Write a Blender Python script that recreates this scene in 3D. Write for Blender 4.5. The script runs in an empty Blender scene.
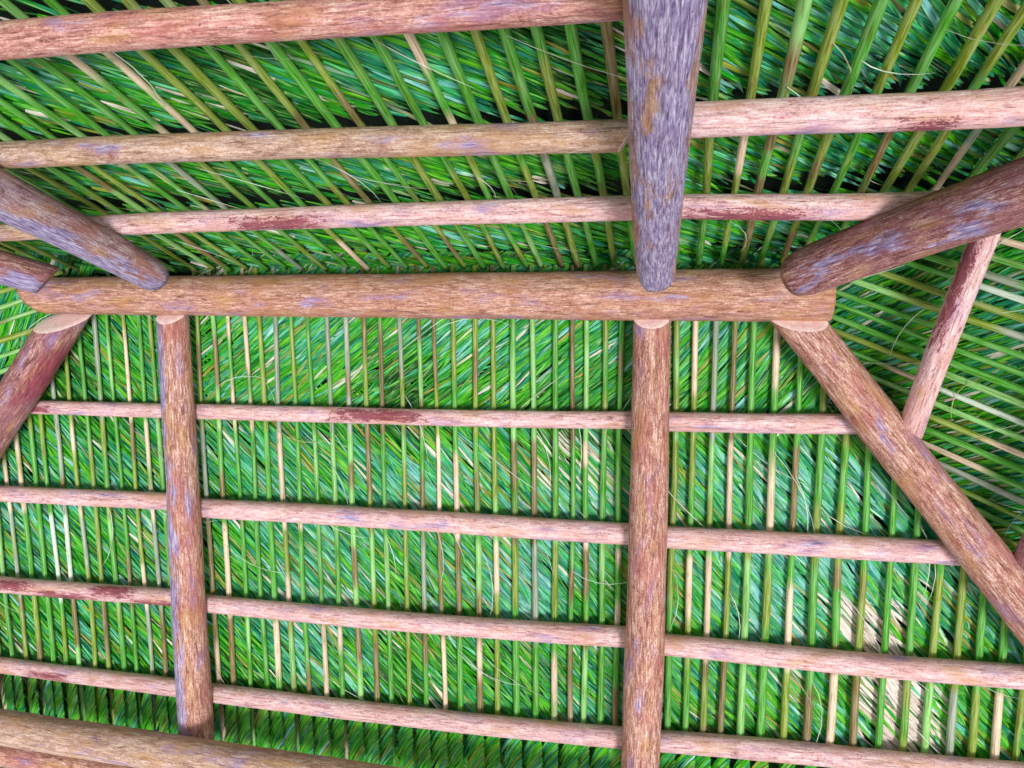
import bpy, math, random
from mathutils import Vector, Matrix, noise

# ------------------------------------------------------------------ camera and roof geometry
F, CX, CY = 777.0, 512.0, 384.0            # focal length in pixels of the 1024x768 frame
AX = Vector((0.97820731, 0.02231652, -0.20642778))
AY = Vector((0.12444116, 0.73284363, 0.66892048))
AZ = Vector((0.16620726, -0.68003102, 0.71409591))
RIDGE_Z = 3.6
CAM = Vector((0.812, -1.487, RIDGE_Z - 2.014))
SL = math.radians(34.63); SA, CA, TA = math.sin(SL), math.cos(SL), math.tan(SL)
XR, XL = 1.10, -1.37                       # where the hips meet the ridge line
col = bpy.context.scene.collection

class Face:
    """one roof slope: origin on the ridge line, along (horizontal), down (down-slope), n (outward)"""
    def __init__(s, o, along, downh):
        s.o = Vector(o); s.a = Vector(along)
        s.d = Vector((downh[0]*CA, downh[1]*CA, -SA)); s.n = Vector((downh[0]*SA, downh[1]*SA, CA))
    def P(s, u, v, off=0.0):               # u along, v = horizontal run from the ridge, off = outward
        return s.o + s.a*u + s.d*(v/CA) + s.n*off
FRONT = Face((0, 0, RIDGE_Z), (1, 0, 0), (0, 1))
BACK = Face((0, 0, RIDGE_Z), (1, 0, 0), (0, -1))
RIGHT = Face((XR, 0, RIDGE_Z), (0, 1, 0), (1, 0))
LEFT = Face((XL, 0, RIDGE_Z), (0, 1, 0), (-1, 0))

def at(px, py, face, off=0.0):             # the point of a roof layer seen at a pixel
    c = Vector(((px-CX)/F, (py-CY)/F, 1.0))
    r = Vector((AX.dot(c), AY.dot(c), AZ.dot(c)))
    return CAM + r*((face.o + face.n*off - CAM).dot(face.n)/r.dot(face.n))

def tag(o, label=None, cat=None, group=None, kind=None):
    if label: o['label'] = label
    if cat: o['category'] = cat
    if group: o['group'] = group
    if kind: o['kind'] = kind
    return o

def s2l(c):
    return tuple(((x/255)/12.92 if x/255 <= 0.04045 else ((x/255+0.055)/1.055)**2.4) for x in c)

# ------------------------------------------------------------------ materials
def newmat(name):
    m = bpy.data.materials.new(name); m.use_nodes = True
    nt = m.node_tree; b = nt.nodes['Principled BSDF']
    return m, nt, b
def N(nt, t, **k):
    n = nt.nodes.new(t)
    for a, v in k.items():
        if a in n.inputs.keys(): n.inputs[a].default_value = v
        else: setattr(n, a, v)
    return n
def ramp(nt, fac, stops):
    r = nt.nodes.new('ShaderNodeValToRGB'); e = r.color_ramp.elements
    while len(e) < len(stops): e.new(0.5)
    for i, (p, c) in enumerate(stops):
        e[i].position = p; e[i].color = (*s2l(c), 1)
    nt.links.new(fac, r.inputs[0]); return r.outputs[0]
def mixc(nt, fac, a, b, mode='MIX'):
    m = nt.nodes.new('ShaderNodeMix'); m.data_type = 'RGBA'; m.blend_type = mode
    if isinstance(fac, float): m.inputs[0].default_value = fac
    else: nt.links.new(fac, m.inputs[0])
    for i, v in ((6, a), (7, b)):
        if isinstance(v, tuple): m.inputs[i].default_value = (*v, 1)
        else: nt.links.new(v, m.inputs[i])
    return m.outputs[2]
def mapped(nt, src, sc):
    m = nt.nodes.new('ShaderNodeVectorMath'); m.operation = 'MULTIPLY'; m.inputs[1].default_value = sc
    nt.links.new(src, m.inputs[0]); return m.outputs[0]
def noi(nt, vec, scale, detail=4, rough=0.6, dist=0.0):
    n = N(nt, 'ShaderNodeTexNoise', Scale=scale, Detail=detail, Roughness=rough, Distortion=dist)
    nt.links.new(vec, n.inputs['Vector']); return n.outputs['Fac']
def mrange(nt, v, a, b, lo=0.0, hi=1.0):
    m = N(nt, 'ShaderNodeMapRange'); nt.links.new(v, m.inputs[0])
    for i, x in enumerate((a, b, lo, hi)): m.inputs[i+1].default_value = x
    return m.outputs[0]
def mth(nt, op, a, b):
    m = nt.nodes.new('ShaderNodeMath'); m.operation = op
    for i, v in enumerate((a, b)):
        if isinstance(v, (int, float)): m.inputs[i].default_value = v
        else: nt.links.new(v, m.inputs[i])
    return m.outputs[0]

def wood(name, stops, patch, patch_amt=0.55, bump=0.5):
    """debarked log: grain runs along the attribute 'grain'; 'mark' R = bark left on, G = knot, B = painted lavender sky tint"""
    m, nt, b = newmat(name)
    g = N(nt, 'ShaderNodeAttribute', attribute_name='grain').outputs['Vector']
    mk = N(nt, 'ShaderNodeAttribute', attribute_name='mark').outputs['Color']
    sep = nt.nodes.new('ShaderNodeSeparateColor'); nt.links.new(mk, sep.inputs[0])
    fine = noi(nt, mapped(nt, g, (1, 1, 0.10)), 210, 5, 0.75, 0.6)
    mid = noi(nt, mapped(nt, g, (1, 1, 0.22)), 62, 6, 0.72, 1.2)
    spk = noi(nt, mapped(nt, g, (1, 1, 0.6)), 260, 3, 0.7, 0.5)
    big = noi(nt, mapped(nt, g, (1, 1, 0.45)), 13, 4, 0.6, 0.5)
    v = mth(nt, 'ADD', mth(nt, 'MULTIPLY', fine, 0.38), mth(nt, 'ADD', mth(nt, 'MULTIPLY', mid, 0.36), mth(nt, 'MULTIPLY', spk, 0.26)))
    c = ramp(nt, mrange(nt, v, 0.39, 0.61), stops)
    c = mixc(nt, mrange(nt, big, 0.50, 0.62, 0, patch_amt), c, s2l(patch))
    hue = noi(nt, mapped(nt, g, (1, 1, 0.3)), 22, 3, 0.5)
    c = mixc(nt, mrange(nt, hue, 0.56, 0.70, 0, 0.45), c, s2l((150, 120, 175)))
    c = mixc(nt, mrange(nt, hue, 0.30, 0.44, 0.45, 0), c, s2l((196, 150, 84)))
    # lavender tint painted on the logs for bluish sky light
    wn = mth(nt, 'ADD', sep.outputs[2], mth(nt, 'ADD', mth(nt, 'MULTIPLY', mth(nt, 'SUBTRACT', mid, 0.5), 1.6), mth(nt, 'MULTIPLY', mth(nt, 'SUBTRACT', hue, 0.5), 2.4)))
    wcol = ramp(nt, mrange(nt, fine, 0.35, 0.65), [(0, (82, 70, 112)), (0.45, (146, 136, 182)), (1, (216, 212, 234))])
    c = mixc(nt, mrange(nt, wn, 0.40, 0.66, 0, 0.85), c, wcol)
    # bark remnants
    bn = mth(nt, 'ADD', sep.outputs[0], mth(nt, 'ADD', mth(nt, 'MULTIPLY', mth(nt, 'SUBTRACT', mid, 0.5), 3.2), mth(nt, 'MULTIPLY', mth(nt, 'SUBTRACT', spk, 0.5), 2.0)))
    bcol = ramp(nt, fine, [(0.3, (80, 20, 56)), (0.7, (170, 80, 88))])
    bf = mrange(nt, bn, 0.50, 0.74, 0, 0.92)
    c = mixc(nt, bf, c, bcol)
    c = mixc(nt, sep.outputs[1], c, s2l((120, 52, 40)))
    # thin drying cracks
    cr = noi(nt, mapped(nt, g, (1, 1, 0.035)), 75, 2, 0.5)
    ck = mrange(nt, mth(nt, 'ABSOLUTE', mth(nt, 'SUBTRACT', cr, 0.5), 0), 0.004, 0.016, 0.45, 0)
    c = mixc(nt, ck, c, s2l((88, 48, 44)))
    nt.links.new(c, b.inputs['Base Color'])
    b.inputs['Roughness'].default_value = 0.62
    b.inputs['Specular IOR Level'].default_value = 0.2
    bp = N(nt, 'ShaderNodeBump', Strength=bump, Distance=0.006)
    hgt = mth(nt, 'SUBTRACT', mth(nt, 'ADD', mth(nt, 'MULTIPLY', fine, 0.6), mid), mth(nt, 'MULTIPLY', ck, 0.8))
    nt.links.new(hgt, bp.inputs['Height']); nt.links.new(bp.outputs[0], b.inputs['Normal'])
    return m

M = {}
M['ridge'] = wood('ridge_wood', [(0, (112, 66, 60)), (0.35, (168, 118, 100)), (0.65, (204, 158, 140)), (1, (244, 220, 206))], (184, 128, 92), 0.5)
M['rafter'] = wood('rafter_wood', [(0, (98, 52, 50)), (0.35, (160, 108, 94)), (0.65, (204, 160, 144)), (1, (252, 232, 222))], (172, 98, 94), 0.45)
M['purlin'] = wood('purlin_wood', [(0, (140, 88, 90)), (0.35, (214, 168, 168)), (0.65, (238, 204, 204)), (1, (252, 242, 242))], (214, 158, 148), 0.4)
M['purlin_dark'] = wood('brown_purlin_wood', [(0, (110, 60, 62)), (0.35, (178, 122, 112)), (0.65, (214, 164, 152)), (1, (252, 228, 218))], (190, 116, 108), 0.5)
M['lavender'] = wood('sky_tinted_wood', [(0, (92, 58, 72)), (0.35, (154, 120, 128)), (0.65, (192, 164, 168)), (1, (238, 226, 232))], (170, 104, 90), 0.5)  # grey lavender sky tint put into the base colour
M['hip'] = wood('hip_wood', [(0, (76, 36, 48)), (0.35, (134, 86, 86)), (0.65, (178, 132, 128)), (1, (236, 210, 204))], (140, 88, 100), 0.5)
M['plate'] = wood('plate_wood', [(0, (116, 78, 74)), (0.35, (172, 138, 118)), (0.65, (204, 174, 156)), (1, (240, 224, 214))], (184, 140, 100), 0.5)

def cutmat():
    m, nt, b = newmat('fresh_cut_wood')
    tc = nt.nodes.new('ShaderNodeTexCoord')
    f = noi(nt, tc.outputs['Object'], 60, 4, 0.6)
    nt.links.new(ramp(nt, f, [(0.3, (240, 196, 192)), (0.7, (255, 240, 236))]), b.inputs['Base Color'])
    b.inputs['Roughness'].default_value = 0.7
    return m
M['cut'] = cutmat()

def leafmat():
    m, nt, b = newmat('palm_leaflet')
    ti = N(nt, 'ShaderNodeAttribute', attribute_name='tint').outputs['Color']
    sep = nt.nodes.new('ShaderNodeSeparateColor'); nt.links.new(ti, sep.inputs[0])
    uv = nt.nodes.new('ShaderNodeUVMap'); uv.uv_map = 'UVMap'
    st = noi(nt, mapped(nt, uv.outputs[0], (1, 0.035, 1)), 330, 3, 0.6)
    pt = noi(nt, mapped(nt, uv.outputs[0], (1, 0.35, 1)), 20, 3, 0.6)
    v = mth(nt, 'ADD', mth(nt, 'MULTIPLY', sep.outputs[0], 0.86), mth(nt, 'MULTIPLY', mth(nt, 'SUBTRACT', pt, 0.5), 0.5))
    c = ramp(nt, v, [(0.0, (4, 62, 16)), (0.16, (8, 112, 36)), (0.34, (24, 164, 12)), (0.46, (92, 190, 8)),
                     (0.55, (8, 140, 60)), (0.66, (16, 136, 112)), (0.76, (60, 190, 96)), (0.87, (110, 190, 190)), (0.94, (176, 226, 190)), (1.0, (224, 240, 234))])
    c = mixc(nt, mrange(nt, st, 0.54, 0.68, 0, 0.6), c, s2l((196, 240, 140)))
    c = mixc(nt, mrange(nt, st, 0.34, 0.47, 0.85, 0), c, s2l((2, 44, 18)))
    dry = ramp(nt, st, [(0.3, (160, 138, 118)), (0.5, (230, 214, 204)), (0.7, (255, 252, 250))])
    c = mixc(nt, sep.outputs[1], c, dry)
    ol = ramp(nt, st, [(0.3, (90, 96, 18)), (0.7, (196, 178, 84))])
    c = mixc(nt, sep.outputs[2], c, ol)
    nt.links.new(c, b.inputs['Base Color'])
    b.inputs['Roughness'].default_value = 0.45
    b.inputs['Specular IOR Level'].default_value = 0.25
    bp = N(nt, 'ShaderNodeBump', Strength=0.5, Distance=0.002)
    nt.links.new(st, bp.inputs['Height']); nt.links.new(bp.outputs[0], b.inputs['Normal'])
    return m
M['leaf'] = leafmat()

def ribmat():
    m, nt, b = newmat('palm_midrib')
    rc = N(nt, 'ShaderNodeAttribute', attribute_name='tint').outputs['Color']
    uv = nt.nodes.new('ShaderNodeUVMap'); uv.uv_map = 'UVMap'
    oi = nt.nodes.new('ShaderNodeObjectInfo')
    vv = nt.nodes.new('ShaderNodeVectorMath'); vv.operation = 'ADD'
    nt.links.new(uv.outputs[0], vv.inputs[0])
    cb = nt.nodes.new('ShaderNodeCombineXYZ'); nt.links.new(mth(nt, 'MULTIPLY', oi.outputs['Random'], 9.0), cb.inputs[2])
    nt.links.new(cb.outputs[0], vv.inputs[1])
    st = noi(nt, mapped(nt, vv.outputs[0], (1, 0.05, 1)), 260, 3, 0.6)
    pt = noi(nt, mapped(nt, vv.outputs[0], (1, 0.4, 1)), 40, 4, 0.7)
    c = mixc(nt, mrange(nt, st, 0.42, 0.62, 0.0, 0.6), rc, mixc(nt, 0.28, rc, (1, 1, 0.85)))
    c = mixc(nt, mrange(nt, st, 0.36, 0.46, 0.5, 0.0), c, s2l((60, 70, 20)))
    c = mixc(nt, mrange(nt, pt, 0.60, 0.72, 0, 0.65), c, s2l((150, 96, 52)))
    c = mixc(nt, mrange(nt, pt, 0.28, 0.40, 0.6, 0), c, s2l((70, 140, 10)))
    nt.links.new(c, b.inputs['Base Color'])
    b.inputs['Roughness'].default_value = 0.45
    b.inputs['Specular IOR Level'].default_value = 0.3
    bp = N(nt, 'ShaderNodeBump', Strength=0.3, Distance=0.002)
    nt.links.new(st, bp.inputs['Height']); nt.links.new(bp.outputs[0], b.inputs['Normal'])
    return m
M['rib'] = ribmat()

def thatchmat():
    m, nt, b = newmat('shaded_thatch')
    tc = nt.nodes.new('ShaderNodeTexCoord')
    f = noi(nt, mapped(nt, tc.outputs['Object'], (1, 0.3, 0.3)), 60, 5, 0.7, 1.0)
    nt.links.new(ramp(nt, f, [(0.4, (3, 14, 8)), (0.55, (6, 40, 20)), (0.72, (20, 84, 40))]), b.inputs['Base Color'])  # green darkened so the gaps between leaflets read as deep shade
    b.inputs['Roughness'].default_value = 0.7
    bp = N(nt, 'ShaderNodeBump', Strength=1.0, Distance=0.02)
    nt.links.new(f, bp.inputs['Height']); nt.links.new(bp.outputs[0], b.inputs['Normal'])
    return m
M['thatch'] = thatchmat()

# ------------------------------------------------------------------ mesh builders
def mesh_obj(name, verts, faces, mat, parent=None, uvs=None, tint=None, grain=None, mark=None, smooth=True, loc=None):
    me = bpy.data.meshes.new(name)
    if loc is not None: verts = [(v[0]-loc[0], v[1]-loc[1], v[2]-loc[2]) for v in verts]
    me.from_pydata(verts, [], faces)
    if smooth: me.polygons.foreach_set('use_smooth', [True]*len(me.polygons))
    if uvs is not None:
        ul = me.uv_layers.new(name='UVMap')
        li = [0]*len(me.loops); me.loops.foreach_get('vertex_index', li)
        flat = []
        for i in li: flat.extend(uvs[i])
        ul.data.foreach_set('uv', flat)
    for nm, dat in (('tint', tint), ('mark', mark)):
        if dat is not None:
            ca = me.color_attributes.new(nm, 'FLOAT_COLOR', 'POINT'); fl = []
            for c in dat: fl.extend((c[0], c[1], c[2], 1.0))
            ca.data.foreach_set('color', fl)
    if grain is not None:
        ga = me.attributes.new('grain', 'FLOAT_VECTOR', 'POINT'); fl = []
        for c in grain: fl.extend(c)
        ga.data.foreach_set('vector', fl)
    me.materials.append(mat); me.update()
    o = bpy.data.objects.new(name, me); col.objects.link(o)
    if loc is not None: o.location = loc
    if parent: o.parent = parent
    return o

LOGN = [0]
def log(name, p0, p1, r0, r1, mat, label, cat, cut0=None, cut1=None, pale0=False, pale1=False, bow=0.006,
        marks=(), weather=None, knots=(), group=None, rough=0.035, seed=None, round1=0.0, round0=0.0):
    """a round log; cut = normal of the sawn end; marks = (u0,u1,a0,a1) bark patches; weather = side direction painted lavender for bluish sky light"""
    LOGN[0] += 1; sd = seed or LOGN[0]*7.31
    p0, p1 = Vector(p0), Vector(p1); ax = p1-p0; L = ax.length; ax.normalize()
    e1 = ax.cross(Vector((0, 0, 1))).normalized(); e2 = e1.cross(ax).normalized()   # e2 upwards
    NS = 30; NR = max(8, int(L/0.02))
    vs, gr, mk = [], [], []
    rng = random.Random(int(sd*100))
    ph = rng.uniform(0, 6.28)
    kn = list(knots)
    def slide(off, nrm):                    # how far along the axis a rim point must move to lie in the cut plane
        return -off.dot(nrm)/ax.dot(nrm) if nrm is not None else 0.0
    for i in range(NR+1):
        u = i/NR
        for k in range(NS):
            th = 2*math.pi*k/NS
            r = r0+(r1-r0)*u
            dirv = e1*math.cos(th)+e2*math.sin(th)
            q = Vector((math.cos(th)*1.2, math.sin(th)*1.2, u*L*3.0+sd))
            r *= 1+rough*noise.noise(q)*1.6+rough*0.5*noise.noise(q*3.1)
            g = 0.0; bark = 0.0
            for (ku, ka, ks) in kn:
                dd = math.hypot((u-ku)*L, ((th-ka+math.pi) % (2*math.pi)-math.pi)*r)
                if dd < ks*3: r += ks*0.35*math.exp(-(dd/ks)**2); g = max(g, 0.85*math.exp(-(dd/(ks*0.6))**2))
            for (a, b, c, d) in marks:
                fu = min((u-a), (b-u))/max(1e-3, (b-a))*2
                mid = (c+d)/2; hw = (d-c)/2
                fa = 1-abs((th-mid+math.pi) % (2*math.pi)-math.pi)/hw
                if fu > 0 and fa > 0: bark = max(bark, min(1, 1.1*min(fu, fa)**0.5))
            if i > NR-3 and round1: r *= 1-round1*(i-(NR-3))**2/9
            if i < 3 and round0: r *= 1-round0*(3-i)**2/9
            off = dirv*r
            t0 = slide(off, cut0); t1 = L+slide(off, cut1)
            t = t0+(t1-t0)*u
            bw = bow*math.sin(math.pi*u*1.0+0.2)+bow*0.5*math.sin(5*u+ph)
            p = p0+ax*t+off+(e1*math.cos(ph)+e2*math.sin(ph))*bw
            vs.append(p)
            gr.append((math.cos(th)*r+sd*1.7, math.sin(th)*r+sd*0.9, t))
            w = 0.0
            if weather is not None: w = max(0.0, min(1.0, 0.5+0.9*dirv.dot(weather[0])+weather[1]))
            mk.append((bark, g, w))
    fc = []
    for i in range(NR):
        for k in range(NS):
            a = i*NS+k; b = i*NS+(k+1) % NS
            fc.append((a, b, b+NS, a+NS))
    if not pale0: fc.append(tuple(range(NS-1, -1, -1)))
    if not pale1: fc.append(tuple(NR*NS+k for k in range(NS)))
    mid = (p0+p1)/2
    o = mesh_obj(name, vs, fc, mat, grain=gr, mark=mk, loc=mid)
    for flag, base in ((pale0, 0), (pale1, NR*NS)):
        if not flag: continue
        ring = [vs[base+k] for k in range(NS)]
        c = sum(ring, Vector())/NS
        out = (-ax if base == 0 else ax)
        cv = []; cf = []
        for j, s in enumerate((1.0, 0.97, 0.6, 0.25)):
            for k in range(NS): cv.append(c+(ring[k]-c)*s+out*(0.0 if j == 0 else 0.0025))
        cv.append(c+out*0.0025)
        for j in range(3):
            for k in range(NS):
                a = j*NS+k; b = j*NS+(k+1) % NS; cf.append((a, b, b+NS, a+NS))
        for k in range(NS): cf.append((3*NS+k, 3*NS+(k+1) % NS, 4*NS))
        e = mesh_obj('cut_end', [v-mid for v in cv], cf, M['cut'], parent=o)
        e['label'] = 'pale sawn end of the log'
    o.data.polygons.foreach_set('use_smooth', [len(p.vertices) == 4 for p in o.data.polygons])
    return tag(o, label, cat, group)

V = Vector
DOWN = V((0, 0, -1))
# ------------------------------------------------------------------ the log frame
RP = V((0, 0, RIDGE_Z))
log('ridge_log', RP+V((-1.525, 0, 0)), RP+V((1.262, 0, 0)), 0.069, 0.081, M['ridge'],
    'thick pinkish brown ridge log running straight across the roof', 'log beam',
    cut0=V((-0.75, 0.55, 0.1)).normalized(), cut1=V((1, 0, 0)), knots=((0.34, 5.2, 0.01), (0.62, 4.6, 0.012), (0.86, 5.0, 0.01)), bow=0.003)

# slope beyond the ridge (lower half of the photo)
OR, OP = 0.0, 0.082
VC = V((0, -1, 0.05)).normalized()
def frontlog(name, q0, q1, off, *a, **k): return log(name, at(*q0, FRONT, off), at(*q1, FRONT, off), *a, **k)
log('rafter', FRONT.P(-0.978, 0.055), FRONT.P(-1.003, 1.44), 0.055, 0.066, M['rafter'],
    'upright rafter log below the left part of the ridge log, lavender down its left side', 'rafter',
    cut0=VC, pale0=True, weather=(V((-1, -0.1, -0.25)).normalized(), -0.26), knots=((0.3, 4.6, 0.012),), bow=0.006)
log('rafter', FRONT.P(0.732, 0.055), FRONT.P(0.716, 1.75), 0.059, 0.069, M['rafter'],
    'upright reddish rafter log below the ridge log, reaching the bottom edge right of centre', 'rafter',
    cut0=VC, pale0=True, knots=((0.36, 5.0, 0.012), (0.7, 4.3, 0.009)), bow=0.004)
h0 = at(796, 317, FRONT, 0.0); h1 = at(1024, 607, FRONT, 0.0)
log('hip_rafter', h0, h0+(h1-h0)*1.55, 0.065, 0.074, M['rafter'],
    'heavy hip log slanting from the ridge log down to the lower right edge', 'rafter',
    cut0=VC, pale0=True, knots=((0.18, 4.2, 0.012), (0.45, 5.1, 0.012)), bow=0.004)
h0 = at(64, 320, FRONT, 0.0); h1 = at(0, 423, FRONT, 0.0)
log('hip_rafter', h0, h0+(h1-h0)*2.6, 0.071, 0.076, M['hip'],
    'dark reddish hip log slanting down from the ridge log to the left edge', 'rafter',
    cut0=VC, pale0=True, knots=((0.2, 4.2, 0.012),), bow=0.004, marks=((0.05, 0.3, 4.6, 6.4),))

GF = 'thin purlin logs beyond the ridge log'
def pl(x0, y0, x1, y1, r0, r1, label, **k):
    k['marks'] = tuple((a, b, c+0.5, d+0.5) for a, b, c, d in k.get('marks', ()))
    k['knots'] = tuple((a, b+0.5, c*1.3) for a, b, c in k.get('knots', ()))
    return frontlog('purlin', (x0, y0), (x1, y1), OP, r0*1.09, r1*1.09, M['purlin'], label, 'purlin', **k)
pl(24, 406.5, 171, 410.5, 0.0255, 0.026, 'short purlin nearest under the ridge log, left of the left upright rafter', marks=((0.0, 0.25, 4, 5.4),))
pl(180, 411, 648, 420, 0.0265, 0.0275, 'long purlin nearest under the ridge log, spanning between the two upright rafters', marks=((0.34, 0.58, 4.0, 6.2),), knots=((0.93, 5.2, 0.008),))
pl(652, 421.5, 875, 424, 0.030, 0.030, 'smooth pale purlin right of the right upright rafter, nearest under the ridge log')
pl(-75, 490, 180, 502, 0.030, 0.031, 'purlin left of the left upright rafter, second down from the ridge log', knots=((0.7, 5, 0.007),))
pl(188, 507, 646, 535, 0.034, 0.035, 'second purlin down from the ridge log, spanning between the two upright rafters')
pl(650, 536, 985, 555, 0.035, 0.035, 'purlin right of the right upright rafter, second down from the ridge log', knots=((0.22, 4.8, 0.008),))
pl(-80, 577, 184, 598.5, 0.030, 0.031, 'purlin with dark maroon patches left of the left upright rafter, third below the ridge log', marks=((0.28, 0.5, 4.2, 6.2), (0.45, 0.72, 3.2, 5.2), (0.66, 0.86, 4.4, 6.4), (0.8, 1.1, 3.4, 5.0)))
pl(190, 602.5, 642, 638.5, 0.0315, 0.034, 'third purlin down from the ridge log, spanning between the two upright rafters')
pl(646, 643, 1120, 684, 0.034, 0.035, 'purlin from the right upright rafter to the right edge, third down from the ridge log')
pl(-80, 657, 191, 689, 0.030, 0.032, 'lowest purlin left of the left upright rafter, above the big eave log', marks=((0.42, 0.6, 4.0, 5.4),))
pl(196, 691.5, 637, 739, 0.0335, 0.0345, 'lowest purlin between the two upright rafters, with reddish bark flecks', marks=((0.02, 0.2, 1.2, 3.2), (0.3, 0.62, 0.8, 3.0)))
pl(641, 741, 1060, 777, 0.034, 0.034, 'lowest purlin right of the right upright rafter, sliding out of the bottom edge', knots=((0.24, 4.9, 0.012),))

# eave logs, bottom left
e0 = at(-60, 717, FRONT, -0.13); e1 = at(420, 791, FRONT, -0.13)
log('eave_log', e0+(e0-e1)*0.35, e0+(e1-e0)*1.7, 0.062, 0.072, M['plate'], 'big tan eave log crossing the bottom left corner under the left rafter foot', 'log beam',
    knots=((0.44, 4.6, 0.016), (0.28, 4.4, 0.012), (0.56, 5.2, 0.012)), bow=0.004)
e0 = at(-60, 739, FRONT, -0.02); e1 = at(120, 773, FRONT, -0.02)
log('eave_log', e0+(e0-e1)*0.8, e0+(e1-e0)*5.0, 0.058, 0.060, M['rafter'], 'reddish eave log just showing beneath the big tan eave log in the bottom left corner', 'log beam', bow=0.003)

# slope towards the camera (upper half of the photo)
def backlog(name, q0, q1, off, *a, **k): return log(name, at(*q0, BACK, off), at(*q1, BACK, off), *a, **k)
OB = -0.045
EC = V((0, 1, -0.25)).normalized()
def up_rafter(name, tip, far, r0, r1, mat, label, ext, **k):
    a = at(*tip, BACK, OB); b = at(*far, BACK, OB)
    return log(name, a, a+(b-a)*ext, r0, r1, mat, label, 'rafter', **k)
up_rafter('rafter', (657, 277), (667, 5), 0.054, 0.062, M['lavender'],
          'grey lavender rafter log coming down from the top edge onto the ridge log', 1.7,
          weather=(V((0.2, 0.3, -1)).normalized(), -0.42), round0=0.12, knots=((0.18, 4.7, 0.01),))
up_rafter('rafter', (156, 278), (0, 196), 0.054, 0.060, M['lavender'],
          'grey lavender rafter log coming in from the left edge, resting on the ridge log', 1.8,
          weather=(V((-0.35, 0.7, -0.5)).normalized(), -0.2), round0=0.12)
up_rafter('hip_rafter', (796, 277), (1024, 193), 0.064, 0.068, M['hip'],
          'dark reddish hip log rising from the ridge log to the right edge', 1.7,
          weather=(V((-0.6, 0.2, -0.2)).normalized(), -0.85), round0=0.12, marks=((-0.1, 1.1, 0.2, 2.6),))
a = at(48, 281, BACK, OB); b = at(-120, 237, BACK, OB)
log('hip_rafter', a, a+(b-a)*1.6, 0.054, 0.058, M['hip'], 'dark hip log stub from the left edge onto the ridge log tip', 'rafter',
    weather=(V((0.1, 0.3, -0.8)).normalized(), -0.75), cut0=V((0.6, 0.8, 0)).normalized())
def pu(x0, y0, x1, y1, r0, r1, label, mat='purlin', **k):
    return backlog('purlin', (x0, y0), (x1, y1), 0.05, r0, r1, M[mat], label, 'purlin', **k)
pu(-160, 57, 626, -3, 0.034, 0.031, 'thick pinkish purlin along the top left edge, ending at the lavender centre rafter', mat='purlin_dark', knots=((0.62, 4.9, 0.012), (0.3, 4.6, 0.009)), cut1=V((1, 0.0, 0.0)), pale1=False)
pu(-120, 161, 629, 134.5, 0.032, 0.033, 'knotty tan purlin across the upper left, ending in a pale cut at the centre rafter', mat='plate', knots=((0.37, 4.8, 0.020), (0.72, 4.7, 0.022), (0.2, 5.0, 0.012)), cut1=V((0.8, 0.5, -0.3)).normalized(), pale1=True)
pu(680, 121, 1130, 97, 0.034, 0.035, 'pink purlin with maroon bark patches across the upper right, starting at the centre rafter', marks=((0.40, 0.62, 1.0, 3.4), (0.50, 0.66, 3.0, 5.0)))
pu(84, 226, 656, 206.5, 0.030, 0.032, 'slender red-flecked purlin just above the ridge log, left of the lavender centre rafter', marks=((0.28, 0.50, 3.6, 5.6),), cut0=V((-0.7, 0.5, 0)).normalized(), pale0=False)
pu(662, 207, 955, 203, 0.031, 0.032, 'short rust-flecked purlin just above the ridge log, right of the centre rafter', marks=((0.0, 0.6, 3.4, 5.4), (0.5, 0.95, 1.4, 3.0)), cut1=V((0.75, -0.45, -0.1)).normalized(), pale1=True)
pu(-90, 237, 62, 229, 0.026, 0.027, 'short yellowish purlin stub at the left edge behind the left lavender rafter', mat='plate')

# end slopes
def ex(face, u0, u1, v, off): return face.P(u0, v, off), face.P(u1, v, off)
a = at(990, 222, RIGHT, 0.05); b = at(913, 426, RIGHT, 0.05)
log('purlin', a+(a-b)*0.12, b+(b-a)*0.05, 0.031, 0.037, M['purlin'], 'tan slanting purlin at the right, with dark bark along its left side', 'purlin',
    marks=((-0.1, 0.62, 2.9, 4.5),))
a = RIGHT.P(-0.55, 0.70, 0.05); b = RIGHT.P(0.80, 0.72, 0.05)
log('purlin', a, b, 0.034, 0.034, M['hip'], 'reddish purlin barely showing at the right edge beside the right hip log', 'purlin')

# ------------------------------------------------------------------ palm fronds
CODE = {'g': (58, 160, 4), 'y': (122, 150, 14), 'm': (128, 196, 100), 't': (224, 198, 168), 'b': (118, 100, 44), 'G': (144, 158, 138), 'w': (200, 220, 200)}
OFF_RIB = 0.118
ORD = ['first', 'second', 'third', 'fourth', 'fifth', 'sixth', 'seventh', 'eighth', 'ninth', 'tenth', 'eleventh', 'twelfth', 'thirteenth',
       'fourteenth', 'fifteenth', 'sixteenth', 'seventeenth', 'eighteenth', 'nineteenth', 'twentieth', 'twenty-first', 'twenty-second',
       'twenty-third', 'twenty-fourth', 'twenty-fifth', 'twenty-sixth', 'twenty-seventh', 'twenty-eighth', 'twenty-ninth', 'thirtieth',
       'thirty-first', 'thirty-second', 'thirty-third', 'thirty-fourth', 'thirty-fifth', 'thirty-sixth']

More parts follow.
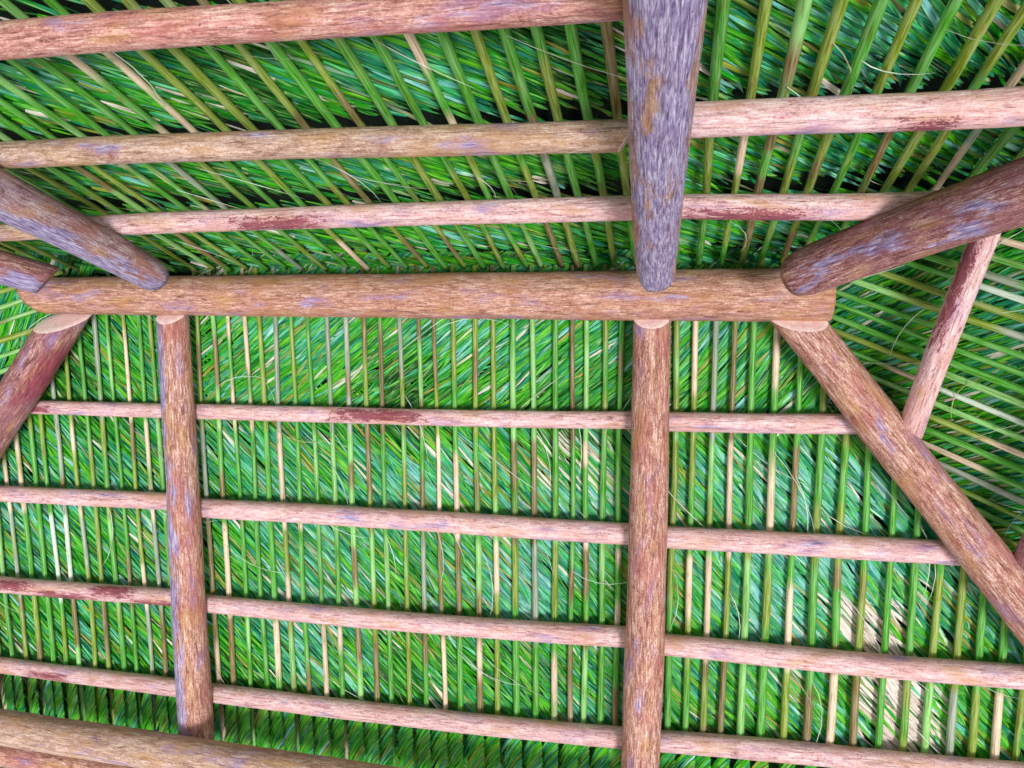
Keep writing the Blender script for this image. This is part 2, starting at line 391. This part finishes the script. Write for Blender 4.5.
def frond(face, u, v0, v1, bands, codes, angf, label, group, seed, tuft=None, dryf=None, lean=0.0, w0=0.0088, w1=0.0118, toff=0.0, strips=None):
    u = -1.487+(u+1.487)*1.025 if face is RIGHT else 0.81+(u-0.81)*(1.019 if face is FRONT else 1.054) if face is not LEFT else u
    rng = random.Random(seed)
    base = face.P(u, v1, OFF_RIB)
    root = bpy.data.objects.new('palm_frond', None); col.objects.link(root); root.location = base
    root.empty_display_size = 0.05
    tag(root, label, 'palm frond', group)
    a1, a2, p1, p2 = rng.uniform(-.004, .004), rng.uniform(-.003, .003), rng.uniform(0, 6), rng.uniform(0, 6)
    def uc(v): return u+lean*(v-0.4)+a1*math.sin(v*3.1+p1)+a2*math.sin(v*8+p2)
    def oc(v): return OFF_RIB+0.004*math.sin(v*5+p2)
    # midrib
    vs, fc, uv, tn = [], [], [], []
    NR = max(6, int((v1-v0)/0.022)); NS = 8
    jit = rng.uniform(0.86, 1.12)
    wmul = rng.uniform(0.84, 1.16)
    cr = CODE[rng.choice('gygygb' if codes.count('t') < 3 else 'tyG')]
    for i in range(NR+1):
        v = v0+(v1-v0)*i/NR
        w = (w0+(w1-w0)*min(1, v/1.4))*wmul*(1+0.06*noise.noise(V((u*9, v*6, seed*.1))))
        c = face.P(uc(v), v, oc(v))
        bi = sum(1 for b in bands if v > b); cc = s2l(CODE[codes[min(bi, len(codes)-1)]])
        nz = noise.noise(V((u*31, v*5.5, seed*.37)))
        f = max(0.0, min(1.0, (nz-0.02)*6)); c2 = s2l(cr)
        cc = tuple((x*(1-f)+y*f)*jit for x, y in zip(cc, c2))
        for k in range(NS):
            th = 2*math.pi*k/NS
            x = math.cos(th)*w; y = math.sin(th)*w*0.75
            if y < 0: y *= 0.9+0.35*(1-abs(math.cos(th)))
            vs.append(c+face.a*x+face.n*y-base)
            uv.append((th*w+u, v)); tn.append(cc)
    for i in range(NR):
        for k in range(NS):
            a = i*NS+k; b = i*NS+(k+1) % NS; fc.append((a, b, b+NS, a+NS))
    fc.append(tuple(range(NS-1, -1, -1))); fc.append(tuple(NR*NS+k for k in range(NS)))
    mesh_obj('midrib', vs, fc, M['rib'], parent=root, uvs=uv, tint=tn)
    # leaflets
    vs, fc, uv, tn = [], [], [], []
    patch = rng.random()
    def blade(p, d, L, w, off0, doff, tilt, tint, curve, side):
        """p,d in slope coordinates (u, v along the slope metric)"""
        n0 = len(vs); NSn = 5; cu, cv = p
        du, dv = d
        for s in range(NSn+1):
            t = s/NSn
            ww = w*(0.55, 1.0, 1.0, 0.92, 0.65, 0.08)[s]
            ang = curve*t
            ddu = du*math.cos(ang)-dv*math.sin(ang); ddv = du*math.sin(ang)+dv*math.cos(ang)
            if s: cu += ddu*L/NSn; cv += ddv*L/NSn
            off = off0+doff*t*L+toff
            pu_, pv_ = -ddv, ddu
            for j, e in enumerate((-1, 0, 1)):
                uu = cu+pu_*ww*e*math.cos(tilt); v2 = cv+pv_*ww*e*math.cos(tilt)
                oo = off+ww*e*math.sin(tilt)-(0.22*ww if e == 0 else 0)
                vs.append(face.o+face.a*uu+face.d*v2+face.n*oo-base)
                uv.append((e*ww+p[0]*3.7+p[1]*1.3, t*L+p[0]*5)); tn.append(tint)
        for s in range(NSn):
            for j in range(2):
                a = n0+s*3+j; fc.append((a, a+1, a+4, a+3))
    v = v0-0.02
    step = 0.0066
    while v < v1-0.02:
        ang, sgn = angf(u, v)
        deep = 0.0
        if face is FRONT and u > -1.0 and 0.22 < v < 0.40 and rng.random() < 0.5:
            ang = D2(49); deep = 0.012
        ang += rng.gauss(0, 0.10)
        nz = noise.noise(V((u*2.3+7, v*3.5, 3.1)))
        L = rng.uniform(0.20, 0.34)
        t0 = rng.random()
        tv = 0.20+0.46*t0+0.62*nz+(rng.random() < 0.2)*0.35+zone(face, u, v)
        if rng.random() < 0.10: tv = rng.uniform(0.75, 1.0)
        tv = max(0, min(1, tv))
        dry = 0.0; ol = 0.0
        if rng.random() < 0.025: dry = rng.uniform(0.6, 1)
        if dryf: dry = max(dry, dryf(u, v, rng))
        if rng.random() < 0.05+0.25*max(0, noise.noise(V((u*3, v*4, 9.7)))): ol = rng.uniform(0.4, 0.9)
        du, dv = math.cos(ang)*sgn, math.sin(ang)
        if strips:                           # leaf-free strip along each purlin, shaped so darkened thatch reads as shadow
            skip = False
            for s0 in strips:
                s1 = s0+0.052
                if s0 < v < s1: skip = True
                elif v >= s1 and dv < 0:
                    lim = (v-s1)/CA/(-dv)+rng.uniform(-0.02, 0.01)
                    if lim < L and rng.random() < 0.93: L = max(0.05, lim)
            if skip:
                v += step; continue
        loose = rng.random() < 0.006
        blade((uc(v), v/CA), (du, dv), L, rng.uniform(0.0034, 0.0068) if not loose else 0.0012, OFF_RIB+0.015+deep+rng.random()*0.010-(0.032 if loose else 0), 0.055 if not loose else -0.02,
              rng.gauss(0.15, 0.38), (tv if not loose else 0.95, dry if not loose else 0.6, ol), rng.gauss(0, 0.14) if not loose else rng.uniform(-1.2, 1.2), 1)
        v += step*rng.uniform(0.6, 1.4)*(0.6 if face is FRONT and 0.22 < v < 0.40 else 1)
    mesh_obj('leaflets', vs, fc, M['leaf'], parent=root, uvs=uv, tint=tn)
    if tuft:
        vs, fc, uv, tn = [], [], [], []
        spine = u+0.030+rng.uniform(-.009, .009)+lean*(tuft-0.4)
        tb = rng.uniform(0.34, 0.62)
        for k in range(62):
            vv = tuft-0.045+k*0.0058
            tv = max(0, min(1, tb+rng.gauss(0, 0.13)+(rng.random() < 0.12)*0.4))
            blade((spine-0.004*rng.random(), vv/CA), (-math.cos(0.86+rng.gauss(0, .06)), math.sin(0.86)), rng.uniform(0.12, 0.17),
                  rng.uniform(0.0032, 0.0052), OFF_RIB-0.055+rng.random()*0.004, 0.16, 0.2+rng.gauss(0, .3), (tv, 0.0, 0.6 if rng.random() < 0.10 else 0.0), -0.35, 1)
        mesh_obj('leaf_tuft', vs, fc, M['leaf'], parent=root, uvs=uv, tint=tn)
    return root

def zone(face, u, v):
    if face is FRONT:
        return (0.02, 0.26, 0.17, 0.05, 0.0)[sum(1 for b in B4 if v > b)]+(0.06 if u > 0.75 and v < 0.9 else 0)
    if face is BACK: return -0.08 if u < 0.7 else 0.07
    return 0.05
D2 = math.radians
def ang_front(u, v):
    if v < 0.40 and u > -1.0:
        return (-D2(38 if u < 0.75 else 50), 1)
    return (D2(49), 1)
def ang_back(u, v):                        # v is the run from the ridge; up-slope is negative
    return (-D2(46), 1)
def ang_right(u, v): return (D2(-42), 1)
def ang_left(u, v): return (D2(-40), -1)
def dry_front(u, v, rng):
    # a few bleached leaflets low on the right
    d = abs(u-1.41-(v-0.85)*0.40)
    if 0.80 < v < 1.45 and d < 0.13: return 0.97 if rng.random() < 0.85-d*3.5 else 0
    if 0.30 < u < 0.62 and 0.36 < v < 0.55 and rng.random() < 0.16: return 0.8
    return 0

B4 = [0.41, 0.73, 1.05]
mid = [-0.932, -0.865, -0.795, -0.729, -0.672, -0.612, -0.548, -0.477, -0.407, -0.337, -0.268, -0.211, -0.136, -0.069, -0.006, 0.059, 0.135, 0.199,
       0.270, 0.339, 0.412, 0.470, 0.517, 0.578, 0.631]
c1 = 'ymttyGygGGbbGmyyybmmgbmyb'; c2 = 'Ggbggttmmmbgmgttgmbbmgtmg'; c3 = 'mtgggtgggmmmmGgbmtyGygbmtt'; c4 = 'tbmgtmbttmbgygtgtyggttmgb'
k = 0
def seedn():
    global k
    k += 1; return k
GA = 'palm fronds on the slope beyond the ridge log'
HIPGAP = 0.02
def v_start(u): return max(0.0, u-XR, XL-u)+HIPGAP*0+0.0
for i, u in enumerate(mid):
    frond(FRONT, u, v_start(u)-0.08, 1.72, B4, c1[i]+c2[i]+c3[i]+c4[i], ang_front,
          'palm frond under the ridge log, %s rib right of the left upright rafter' % ORD[i], GA, seedn(), tuft=1.32, dryf=dry_front)
for u in (0.700, 0.750):
    frond(FRONT, u, -0.08, 1.72, B4, 'gygg', ang_front, 'palm frond hidden mostly behind the right upright rafter, beneath the ridge log' if u < 0.73 else 'palm frond squeezed behind the right edge of the right upright rafter', GA, seedn(), tuft=1.32)
rgt = [0.810, 0.870, 0.932, 0.991, 1.053, 1.122, 1.195, 1.268, 1.342, 1.415, 1.493, 1.567, 1.638, 1.708, 1.774, 1.839, 1.905]
d1 = 'mtGbgtgyyyyyyyyyyyy'; d2 = 'ygmtytbyygyggygyggg'; d3 = 'gttymytybyggyyggygg'; d4 = 'ggbbmgybtbgymGytyyg'
for i, u in enumerate(rgt):
    frond(FRONT, u, v_start(u)-0.05, 1.72, B4, d1[i]+d2[i]+d3[i]+d4[i], ang_front,
          'palm frond on the lower right, %s rib to the right of the right upright rafter' % ORD[i], GA, seedn(), tuft=1.32, dryf=dry_front, w0=0.010, w1=0.013)
lft = [-1.062, -1.120, -1.172, -1.237, -1.304, -1.366, -1.433, -1.501, -1.575, -1.640, -1.700, -1.765, -1.835, -1.900, -1.970, -2.04]
e1_ = 'bygtmGgyGgggygyg'; e2_ = 'ymtbgygtGgyttygg'; e3_ = 'ggGtbmyGwwggGmgt'; e4_ = 'ygbGgybymggbbgtt'
for i, u in enumerate(lft):
    frond(FRONT, u, v_start(u)-0.05, 1.72, B4, e1_[i]+e2_[i]+e3_[i]+e4_[i], ang_front,
          'palm frond on the lower left, %s rib to the left of the left upright rafter' % ORD[i], GA, seedn(), tuft=1.32, w0=0.0085, w1=0.0105)

GB = 'palm fronds on the near slope above the ridge log'
BB = [0.34, 0.67, 1.03]
upl = [0.682, 0.620, 0.560, 0.505, 0.452, 0.388, 0.334, 0.268, 0.196, 0.132, 0.070, 0.002, -0.065, -0.128, -0.200, -0.276, -0.355, -0.438, -0.497,
       -0.570, -0.648, -0.711, -0.776, -0.844, -0.923, -0.985, -1.050, -1.115, -1.180, -1.250, -1.320, -1.385, -1.45, -1.515, -1.58, -1.65]
f3 = 'bgygyytgyygygyyttggmggmygygmggyg'     # between the two purlins nearest the camera
f2 = 'bygGygygyggyygggyGttymgymmygygyy'
f1 = 'gygybmygyygyggtgyGggygmygygyggyg'
for i, u in enumerate(upl):
    if i in (28, 29) or i > 32: continue
    frond(BACK, u, v_start(u)-0.05, 1.62, BB, f1[i % 31]+f2[i % 31]+f3[i % 31]+f3[(i+3) % 30], ang_back,
          'palm frond above the ridge log, %s rib to the left of the centre rafter' % ORD[i] if i < 28 else
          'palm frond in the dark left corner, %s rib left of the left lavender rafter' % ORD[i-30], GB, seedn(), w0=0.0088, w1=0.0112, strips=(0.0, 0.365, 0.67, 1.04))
upr = [0.740, 0.805, 0.872, 0.939, 0.997, 1.053, 1.111, 1.168, 1.230, 1.285, 1.337, 1.395, 1.455, 1.52]
g3 = 'ggymygggyyttygygg'; g2 = 'gytgyygbgytgygygg'; g1 = 'gggyyygggggggyygg'
frond(BACK, upr[0], -0.05, 1.62, BB, 'gggg', ang_back, 'palm frond above the ridge log, hidden mostly behind the centre rafter', GB, seedn())
for i, u in enumerate(upr[1:]):
    frond(BACK, u, v_start(u)-0.05, 1.62, BB, g1[i]+g2[i]+g3[i]+g3[i], ang_back,
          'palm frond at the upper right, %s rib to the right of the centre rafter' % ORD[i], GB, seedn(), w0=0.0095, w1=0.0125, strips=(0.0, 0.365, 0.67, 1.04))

GR = 'palm fronds on the right end slope'
ry = [-0.39, -0.338, -0.287, -0.237, -0.200, -0.148, -0.092, -0.035, 0.012, 0.062, 0.113, 0.166, 0.220, 0.280, 0.335, 0.395, 0.450, 0.505, 0.565, 0.625]
k1 = ('m', 'm', 'g', 'y', 'g', 'y', 'm', 'g', 'm', 'm', 'y', 't', 'm', 'g', 'm', 'y', 'g', 't', 'm', 'g', 'm', 'g', 'y', 'g')
k2 = ('t', 't', 't', 'G', 'w', 'm', 'G', 'm', 'm', 'g', 'm', 'w', 'm', 't', 'g', 't', 'G', 'y', 'm', 'y', 'w', 't', 'g')
for i, y in enumerate(ry):
    frond(RIGHT, y, abs(y)-0.03, 1.35, [0.40], k1[i % 24]+k2[i % 23], ang_right,
          'palm frond on the right end slope, %s rib counting downwards from the top right' % ORD[i-1] if i else
          'palm frond mostly hidden by the right upper hip log, only leaflets showing', GR, seedn(), w0=0.0095, w1=0.012)
GL = 'palm fronds on the left end slope'
for i, y in enumerate([-0.05, 0.01, 0.072, 0.14, 0.205, 0.27]):
    frond(LEFT, y, abs(y)-0.03, 0.9, [0.40], 'mm' if i % 3 else 'yg', ang_left,
          'palm frond on the left end slope at the left edge, %s rib counting downwards' % ORD[i], GL, seedn(), w0=0.0095, w1=0.012)

# ------------------------------------------------------------------ outer thatch
def shell(lo, hi, E):
    vs = []
    for o in (lo, hi):
        z = RIDGE_Z+o/CA
        vs += [(XL, 0, z), (XR, 0, z), (XL-E, -E, z-TA*E), (XR+E, -E, z-TA*E), (XR+E, E, z-TA*E), (XL-E, E, z-TA*E)]
    f = [(0, 1, 3, 2), (1, 4, 3), (1, 0, 5, 4), (0, 2, 5)]
    fs = f+[tuple(6+i for i in reversed(q)) for q in f]
    for a, b in ((2, 3), (3, 4), (4, 5), (5, 2)): fs.append((a, b, b+6, a+6))
    return vs, fs
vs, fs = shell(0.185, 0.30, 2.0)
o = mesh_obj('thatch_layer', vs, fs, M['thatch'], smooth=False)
tag(o, 'dense green outer layer of thatch, darkened as shade, seen in gaps behind the palm fronds', 'thatch', kind='stuff')

# ------------------------------------------------------------------ light and camera
w = bpy.data.worlds.new('World'); bpy.context.scene.world = w; w.use_nodes = True
nt = w.node_tree; bg = nt.nodes['Background']
tc = nt.nodes.new('ShaderNodeTexCoord'); sp = nt.nodes.new('ShaderNodeSeparateXYZ')
nt.links.new(tc.outputs['Generated'], sp.inputs[0])
c = ramp(nt, mrange(nt, sp.outputs[2], -1, 1), [(0.0, (255, 250, 252)), (0.42, (252, 250, 255)), (0.52, (226, 236, 255)), (1.0, (160, 200, 255))])
nt.links.new(c, bg.inputs[0]); bg.inputs[1].default_value = 0.76
sun = bpy.data.lights.new('upward_fill', 'SUN'); sun.energy = 2.9; sun.angle = math.radians(14); sun.color = (1, 0.98, 0.96)  # added lamp shining upward, stands in for bounce from unbuilt ground
so = bpy.data.objects.new('upward_fill', sun); col.objects.link(so)
so.rotation_euler = V((-0.38, 0.42, 0.82)).to_track_quat('-Z', 'Y').to_euler()

cam = bpy.data.cameras.new('Camera'); cam.sensor_width = 36; cam.lens = F/1024*36; cam.clip_start = 0.01
co = bpy.data.objects.new('Camera', cam); col.objects.link(co)
def wv(v): return V((AX.dot(v), AY.dot(v), AZ.dot(v)))
r_, u_, b_ = wv(V((1, 0, 0))), wv(V((0, -1, 0))), wv(V((0, 0, -1)))
m = Matrix(((r_.x, u_.x, b_.x, CAM.x), (r_.y, u_.y, b_.y, CAM.y), (r_.z, u_.z, b_.z, CAM.z), (0, 0, 0, 1)))
co.matrix_world = m
sc = bpy.context.scene; sc.camera = co
sc.view_settings.view_transform = 'Standard'; sc.view_settings.look = 'None'
sc.view_settings.exposure = 0.06; sc.view_settings.gamma = 1.0; sc.view_settings.use_curve_mapping = False
sc.cycles.max_bounces = 5
